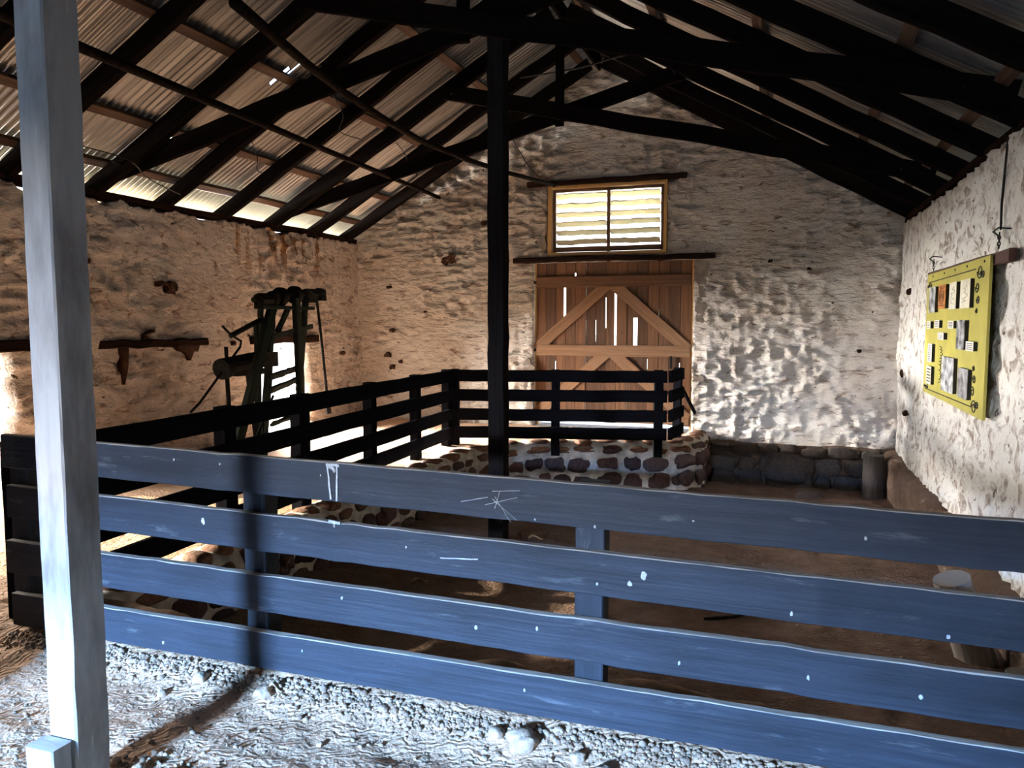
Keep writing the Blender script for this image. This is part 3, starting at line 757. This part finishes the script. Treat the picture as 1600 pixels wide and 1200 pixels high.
# ------------------------------------------------------------------ information panel on the right wall
def panel():
    XP = 1.33
    bar = MB(); bar.beam((1.380, 5.80, 2.03), (1.380, 8.78, 2.045), .045, .085, seg=8, jit=.002)
    tag(bar.build('hanging_bar', 'red_wood', origin=(1.380, 7.3, 2.04)), 'dark red wooden bar behind the top of the yellow panel', 'bar')
    t = thing('information_panel', (XP, 7.4, 1.5), 'yellow information panel of mounted photographs and captions on the right wall', 'information panel')
    MB().box((XP, 6.15, .905), (XP + .019, 8.60, 2.055), .003).build('board', 'panel', t)
    x = XP - .002
    def strip(m, y0, z0, y1, z1, w=.008): m.beam((x + .001, y0, z0), (x + .001, y1, z1), .003, w, up=(0, 0, 1) if abs(y1 - y0) > abs(z1 - z0) else (0, 1, 0), seg=2, jit=0, bev=.0005)
    m = MB(); strip(m, 6.55, 1.985, 8.50, 1.975, .009); m.build('border_line', 'ink', t)
    m = MB(); strip(m, 6.50, .965, 8.45, .945, .009); m.build('border_line', 'ink', t)
    def scroll(cy, cz, sy, sz):
        m = MB()
        for (oy, oz, r, tu) in ((0, 0, .055, 1.5), (.06, .11, .042, 1.3), (.02, .20, .034, 1.3), (.05, .28, .022, 1.2), (-.10, .02, .03, 1.2)):
            pts = []
            for k in range(18):
                a = k / 17 * tu * 2 * math.pi; rr = r * (1 - .7 * k / 17)
                pts.append((x, cy + sy * (oy + math.cos(a) * rr * 1.4), cz + sz * (oz + math.sin(a) * rr)))
            m.tube(pts, .005, 5)
        m.build('scroll_ornament', 'ink', t)
    scroll(6.42, 1.96, 1, -1); scroll(6.42, .97, 1, 1); scroll(8.42, 1.95, -1, -.5); scroll(8.40, .96, -1, .4)
    for y in (8.30, 7.75, 7.30, 6.85, 6.3): MB().rock((x, y, 2.025), (.004, .010, .010), rough=.05).build('nail_head', 'iron', t)
    def plaque(name, y1, y0, z0, z1, mat, th=.03):
        b = MB(); b.box((XP - th, y0 + .05, z0), (XP - th + .003, y1, z1), .0008); b.box((XP - th + .003, y0 + .052, z0 + .002), (XP + .001, y1 - .002, z1 - .002), .002, mi=1)
        return b.build(name, [mat, 'ink'], t)
    def lines(par, y1, y0, z0, z1, n, th=.03, rag=True):
        y0 += .05
        m = MB(); h = (z1 - z0) / (n + 1)
        for k in range(n):
            z = z1 - h * (k + 1); yy = y1 - .03
            while yy > y0 + .04:
                w = min(rnd.uniform(.03, .08), yy - y0 - .03)
                m.box((XP - th - .0012, yy - w, z - h * .22), (XP - th + .0005, yy, z + h * .22), .0003); yy -= w + .015
        m.build('text_lines', 'ink', par)
    plaque('mounted_photograph', 8.29, 7.93, 1.68, 1.92, 'photo_a')
    o = plaque('mounted_print', 7.82, 7.45, 1.71, 1.92, 'orange_print')
    m = MB()
    for (r, sc) in ((.07, 1), (.045, 1), (.02, 1)): m.tube([(XP - .0305, 7.66 + math.cos(a) * r * 1.5, 1.82 + math.sin(a) * r) for a in [i / 20 * 2 * math.pi for i in range(21)]], .003, 5)
    m.box((XP - .0313, 7.53, 1.735), (XP - .0295, 7.77, 1.742), .0003); m.box((XP - .0313, 7.53, 1.895), (XP - .0295, 7.77, 1.902), .0003)
    m.build('print_design', 'ink', o)
    for (a, b_) in ((7.34, 7.02), (6.91, 6.53)):
        o = plaque('mounted_drawing', a, b_, 1.70, 1.92, 'cream_print')
        m = MB(); m.tube([(XP - .0305, rnd.uniform(b_ + .10, a - .06), 1.74 + j * .14 / 16) for j in range(17)], .0015, 4)
        m.build('pencil_drawing', 'ink', o)
    for (a, b_, z0, z1) in ((8.34, 8.12, 1.53, 1.60), (7.95, 7.69, 1.54, 1.61), (7.34, 7.07, 1.54, 1.605), (7.77, 7.46, 1.44, 1.50), (6.63, 6.34, 1.38, 1.45)):
        o = plaque('caption_card', a, b_, z0, z1, 'white_print'); lines(o, a, b_, z0, z1, 4)
    plaque('mounted_photograph', 6.99, 6.65, 1.38, 1.61, 'photo_b')
    o = plaque('text_card', 8.24, 7.99, 1.22, 1.39, 'white_print'); lines(o, 8.24, 7.99, 1.22, 1.39, 9)
    o = plaque('mounted_map', 8.27, 7.98, 1.01, 1.18, 'cream_print'); lines(o, 8.27, 7.98, 1.01, 1.18, 5)
    plaque('mounted_photograph', 7.53, 6.99, 1.01, 1.30, 'photo_a')
    plaque('mounted_photograph', 6.86, 6.47, 1.01, 1.24, 'photo_c')
    m = MB()
    for k in range(12):
        zz = 1.05 + k * .027; m.tube([(x, 7.76 + rnd.uniform(-.05, .05), zz), (x, 7.70 + rnd.uniform(-.05, .05), zz + .02), (x, 7.77 + rnd.uniform(-.05, .05), zz + .03)], .0035, 5)
    m.build('scroll_ornament', 'ink', t)
    for y, lab in ((6.16, 'near twisted wire hook holding the right end of the bar above the yellow panel'), (8.62, 'far twisted wire hook holding the left end of the bar above the yellow panel')):
        m = MB()
        m.tube([(1.44, y - .10, 2.22), (1.36, y - .06, 2.235), (1.345, y + .02, 2.215), (1.37, y + .03, 2.20), (1.380, y, 2.17)], .006, 6)
        for k in range(5): 
            z = 2.195 - k * .021
            m.tube([(1.380 + .010 * math.cos(a) * (k % 2), y + .010 * math.cos(a) * ((k + 1) % 2), z + .015 * math.sin(a)) for a in [i / 8 * 2 * math.pi for i in range(9)]], .0035, 5)
        tag(m.build('wire_hook', 'wire'), lab, 'hook')
    m = MB(); m.tube([(1.395, 6.2, 2.23), (1.39, 6.19, 2.4), (1.395, 6.17, 2.6), (1.40, 6.15, 2.84)], .008, 6, .1)
    tag(m.build('hanging_wire', 'wire'), 'long wire running down the right wall to the hook above the yellow panel', 'wire')
panel()

# ------------------------------------------------------------------ shearing machine at the far left
def machine():
    t = thing('shearing_machine', (-5.4, 7.4, 0), 'old dark shearing machine on a timber trestle before the far low doorway', 'shearing machine')
    X = -5.4
    def leg(p, q, w=.075, d=.06, x0=0, x1=0, nm='leg'): MB().beam((X + x0, *p), (X + x1, *q), d, w, up=(0, 1, .001), seg=6, jit=.003).build(nm, 'machine_wood', t)
    def ext(p, q): k = q[1] / (p[1] - q[1]); return (q[0] + (q[0] - p[0]) * k, 0.0)
    leg((7.28, 1.80), ext((7.28, 1.77), (6.40, .76)), .10, .07, 0, .55)
    leg((7.32, 1.84), (7.22, 0), .075, .07, -.05, -.15); leg((7.64, 1.87), (7.55, 0), .09, .07, .05, .15)
    leg((7.91, 1.87), (7.58, .80), .07, .05, 0, .1); leg((7.05, 1.81), (7.06, 1.38), .05, .05); leg((7.05, 1.61), ext((7.05, 1.61), (7.21, .77)), .07, .05, -.05, -.3)
    leg((7.55, 1.75), (7.34, 1.47), .06, .04, 0, 0, 'brace'); leg((7.15, 1.43), (7.94, 1.54), .055, .03, .06, .06, 'cross_plank')
    leg((7.22, .98), (7.60, 1.05), .085, .03, 0, .05, 'rung'); leg((7.20, .83), (7.62, .92), .085, .03, 0, .06, 'rung')
    leg((7.2, .45), (7.58, .5), .085, .03, 0, .06, 'rung')
    MB().tube([(X, 6.93, 1.83), (X, 8.27, 1.965)], .028, 10).build('drive_shaft', 'iron', t)
    for y, r, w in ((7.44, .105, .05), (7.71, .105, .05)):
        z = 1.83 + (y - 6.93) * .1; m = MB(); m.tube([(X - .02, y - w, z), (X - .02, y - w * .6, z), (X - .02, y + w * .6, z), (X - .02, y + w, z)], [r * .9, r, r, r * .9], 20)
        m.tube([(X - .02, y - w - .02, z), (X - .02, y + w + .02, z)], r * .45, 14); m.build('pulley', 'iron', t)
    for y0, y1, r in ((7.0, 7.22, .075), (7.23, 7.33, .085), (7.88, 8.10, .07), (8.15, 8.28, .06)):
        z = 1.83 + (y0 - 6.93) * .1; m = MB(); m.tube([(X, y0, z), (X, y0 + .02, z), (X, y1 - .02, z), (X, y1, z)], [r * .7, r, r, r * .7], 10, .05)
        m.box((X - .05, y0 + .01, z - .10), (X + .05, y1 - .01, z - .03)); m.build('bearing_box', 'iron', t)
    m = MB(); m.box((X - .06, 7.02, 1.735), (X + .06, 8.0, 1.775)); m.build('head_board', 'machine_wood', t)
    MB().tube([(X, 8.12, 1.93), (X, 8.20, 1.5), (X, 8.28, .95), (X, 8.35, .47)], .017, 8).build('down_rod', 'iron', t)
    MB().tube([(X, 8.34, .52), (X, 8.35, .44)], [.035, .035], 8).build('rod_handle', 'iron', t)
    MB().tube([(X, 7.06, 1.62), (X, 6.56, 1.45)], .03, 8).build('arm', 'iron', t)
    MB().tube([(X, 6.44, 1.55), (X, 6.56, 1.46), (X, 6.72, 1.39), (X, 6.70, 1.33), (X, 6.44, 1.11), (X, 6.08, .80), (X, 5.95, .72)], .013, 8).build('bent_rod', 'iron', t)
    m = MB(); m.tube([(X, 6.44, 1.12), (X, 6.50, 1.13), (X, 6.95, 1.17), (X, 7.08, 1.18)], [.07, .10, .10, .075], 14); m.tube([(X, 6.40, 1.11), (X, 6.46, 1.12)], .11, 14)
    m.tube([(X, 6.48, 1.2), (X, 6.48, 1.34)], .02, 6, .2); m.box((X - .08, 6.55, 1.03), (X + .08, 7.05, 1.09)); m.build('gear_housing', 'iron', t)
    m = MB(); m.box((X - .07, 6.95, 1.10), (X + .07, 7.25, 1.26)); m.build('motor', 'iron', t)
    MB().tube([(X, 6.48, 1.1), (X + .05, 6.48, 0)], .022, 8).build('stand', 'iron', t); MB().tube([(X, 6.80, 1.08), (X + .1, 6.84, 0)], .022, 8).build('stand', 'iron', t)
    m = MB(); m.tube([(X + .05, 7.3, 1.30), (X + .05, 7.45, 1.26), (X + .05, 7.6, 1.27)], .005, 6); m.tube([(X + .05, 7.44, 1.27), (X + .05, 7.44, 1.16), (X + .05, 7.41, 1.13), (X + .05, 7.39, 1.15)], .005, 6); m.build('hooked_wire', 'wire', t)
machine()

# ------------------------------------------------------------------ overhead poles and wires
def V3(a, b, t): return tuple(Vector(a).lerp(Vector(b), t))
A, B = (-4.59, 6.05, 3.42), (-5.12, 11.16, 3.52)
pts = [V3(A, B, t) for t in (-.75, -.6, -.45, -.3, -.15, 0, .2, .4, .6, .8, .99)]
m = MB(); m.tube(pts, [.040, .038, .036, .035, .034, .033, .032, .031, .03, .028, .026], 10, .03)
tag(m.build('overhead_pole', 'pole', smooth=True), 'straight thin dark pole slanting overhead from upper left to the back wall', 'pole')
m = MB(); m.tube([(-3.35, 4.2, 3.62), (-3.62, 5.0, 3.70), (-3.75, 5.6, 3.70), (-3.80, 6.2, 3.66), (-3.83, 7.0, 3.62), (-3.82, 7.8, 3.58), (-3.68, 8.8, 3.555), (-3.5, 9.8, 3.56), (-3.26, 11.16, 3.61)], [.042, .04, .038, .036, .034, .033, .032, .03, .028], 10, .03)
tag(m.build('overhead_pole', 'pole', smooth=True), 'bent dark pole reaching overhead to the lintel of the louvred window', 'pole')
def wire(pts, r, label):
    P = [Vector(p) for p in pts]; out = []
    for i in range(len(P) - 1):
        p0, p1, p2, p3 = P[max(i - 1, 0)], P[i], P[i + 1], P[min(i + 2, len(P) - 1)]
        for k in range(6):
            u = k / 6; out.append(.5 * ((2 * p1) + (p2 - p0) * u + (2 * p0 - 5 * p1 + 4 * p2 - p3) * u * u + (3 * p1 - p0 - 3 * p2 + p3) * u ** 3))
    out.append(P[-1]); m = MB(); m.tube(out, r, 6)
    tag(m.build('loose_wire', 'wire'), label, 'wire')
wire([(-6.3, 5.6, 3.25), (-6.0, 5.9, 3.15), (-6.15, 6.3, 3.05), (-6.3, 6.9, 2.99)], .006, 'loose wire sagging along the left eave behind the foreground post')
wire([(-5.6, 7.2, 3.62), (-5.5, 7.2, 3.40), (-5.55, 7.25, 3.28), (-5.45, 7.2, 3.22)], .005, 'thin wire curling down from the left rafters over the walled-up opening')
wire([(-4.7, 7.4, 4.10), (-4.6, 7.5, 3.85), (-4.7, 7.6, 3.70), (-4.5, 7.7, 3.62)], .005, 'thin wire tangled below the left roof sheets near the straight pole')
wire([(-4.9, 9.3, 3.95), (-4.75, 9.3, 3.75), (-4.85, 9.35, 3.62), (-4.65, 9.3, 3.60), (-4.6, 9.3, 3.50)], .006, 'tangled wire hanging under the roof close to the back wall')
wire([(-3.95, 11.10, 4.40), (-3.75, 11.12, 4.05), (-3.62, 11.12, 3.86), (-3.46, 11.12, 3.72)], .007, 'thin dark wire running down the gable to the window lintel')
wire([(-3.1, 9.1, 4.55), (-2.4, 9.15, 4.60), (-1.8, 9.12, 4.68), (-1.35, 9.1, 4.62)], .010, 'wire stretched across the far truss near the gable top')

# ------------------------------------------------------------------ stumps, stones, leaves
def stump(base, top, r, label, mat='bark'):
    b, tp = Vector(base), Vector(top); m = MB()
    m.tube([b.lerp(tp, k / 8) for k in range(9)], [r * (1.08 - .08 * k / 8 - (.03 if k == 8 else 0)) for k in range(9)], 22, .012)
    o = m.build('log_stump', mat, origin=base, smooth=False); tag(o, label, 'stump')
    return o
stump((1.16, 5.1, -.50), (.965, 5.0, .10), .103, 'sawn grey log leaning in the pit by the right wall')
stump((1.235, 4.62, -.50), (1.235, 4.62, -.26), .07, 'short log stump beside the leaning log at the right edge')
stump((1.13, 10.62, -.66), (1.12, 10.62, -.09), .125, 'dark upright stump in the far right corner of the pit', 'bark_dark')
m = MB(); m.rock((-2.2, 9.30, -.50), (.20, .12, .05), tone=.6, sub=2, rough=.25)
tag(m.build('flat_stone', 'pebble', smooth=True), 'flat pale stone lying at the foot of the retaining wall', 'stone')
m = MB(); m.rock((.35, 10.2, -.58), (.14, .10, .07), tone=.4, sub=2, rough=.25)
tag(m.build('fallen_stone', 'stone_dark', smooth=True), 'dark stone lying on the pit floor below the back wall', 'stone')
def gz(x, y): return float(ground_z(np.array([x]), np.array([y]))[0])
m = MB(); P = [(-.45, 5.17), (-.36, 5.24), (-.26, 5.30), (-.14, 5.38)]
m.tube([(x, y, gz(x, y) + .012) for x, y in P], [.010, .012, .011, .006], 7, .05)
tag(m.build('stick', 'iron'), 'short black stick lying on the pit floor behind the front fence', 'stick')
def leaf(x, y, s, rot, label):
    z = gz(x, y) + .012; m = MB(); n = 9; c, sn = math.cos(rot), math.sin(rot)
    def P(u, v, h): return Vector((x + c * u - sn * v, y + sn * u + c * v, z + h))
    base = len(m.v); rows = []
    for k in range(n):
        t_ = k / (n - 1); w = s * .42 * math.sin(math.pi * t_ ** .8) + .001
        for v in (-1, 0, 1):
            m.v.append(P(s * (t_ - .5) * 2, v * w, .02 * abs(v) + .02 * math.sin(t_ * 5))); m.tone.append(0)
    for k in range(n - 1):
        for j in (0, 1): m._face((base + k * 3 + j, base + k * 3 + j + 1, base + (k + 1) * 3 + j + 1, base + (k + 1) * 3 + j))
    o = m.build('dry_leaf', 'leaf', smooth=True); sm = o.modifiers.new('thickness', 'SOLIDIFY'); sm.thickness = .002
    tag(o, label, 'leaf')
leaf(-2.13, 6.72, .07, .4, 'curled dry leaf on the pit floor right of the black middle post')
leaf(-2.30, 6.78, .05, 2.0, 'small dry leaf on the pit floor close to the black middle post')
leaf(-2.58, 5.19, .07, 1.0, 'dry leaf on the pit floor behind the second fence board')
leaf(-1.98, 2.62, .03, .3, 'tiny dry leaf on the gravel under the front fence')
# single larger stones along the fence foot, then the gravel around them
big = [(-.88, 2.60, .050, 'largest pale stone at the fence foot, in the middle of the picture'), (-.99, 2.63, .026, 'small white stone left of the largest pale stone at the fence foot'),
       (-2.03, 2.60, .032, 'dark round stone at the fence foot beside the post shadow'), (-2.36, 2.61, .028, 'pale stone at the fence foot left of the post shadow'),
       (-.66, 2.58, .026, 'grey stone at the fence foot, right of the largest pale stone'), (-2.13, 2.03, .026, 'white stone on the ground right beside the foreground post'),
       (-1.62, 2.40, .012, 'lone small white pebble on the trodden ground'), (-.55, 2.52, .03, 'half-buried rounded stone on the ground toward the right')]
for x, y, r, lab in big:
    m = MB(); m.rock((x, y, gz(x, y) + r * .45), (r * 1.15, r, r * .8), rot=rnd.random() * 3, tone=rnd.uniform(.5, .7), sub=2, rough=.25, boxy=.8)
    tag(m.build('stone', 'pebble', smooth=True), lab, 'stone')
def gravel():
    m = MB(); V, F = ico(1)
    n = 0
    cand = []
    for _ in range(3800):
        x = rnd.uniform(-3.6, .3); y = 2.695 - abs(rnd.gauss(0, .05)); cand.append((x, y, abs(rnd.gauss(0, .0045)) + .0025))
    for _ in range(420):
        cand.append((rnd.uniform(-3.2, .2), rnd.uniform(1.75, 2.6), abs(rnd.gauss(0, .004)) + .0025))
    for _ in range(260):
        cand.append((-2.1 + rnd.gauss(0, .10), 1.98 + rnd.gauss(0, .07), abs(rnd.gauss(0, .006)) + .004))
    xs = np.array([c[0] for c in cand]); ys = np.array([c[1] for c in cand]); zs = ground_z(xs, ys)
    for (x, y, r), z in zip(cand, zs):
        if any(math.hypot(x - a, y - b) < c * 1.5 + r for a, b, c, _ in big) or (-2.34 < x < -2.165 and 1.74 < y < 2.0): continue
        base = len(m.v); tn = rnd.random() * .99 + .01; sx, sy, sz = r * rnd.uniform(.8, 1.5), r * rnd.uniform(.8, 1.3), r * rnd.uniform(.6, 1)
        for p in V:
            k = rnd.uniform(.8, 1.2); m.v.append(Vector((x + p[0] * sx * k, y + p[1] * sy * k, z + sz * .4 + p[2] * sz * k))); m.tone.append(tn)
        for f in F: m._face([base + i for i in f])
    tag(m.build('gravel', 'pebble', smooth=True), 'loose gravel scattered along the foot of the front fence', 'gravel', kind='stuff')
gravel()
for o in bpy.data.objects:
    if '_o' in o: del o['_o']
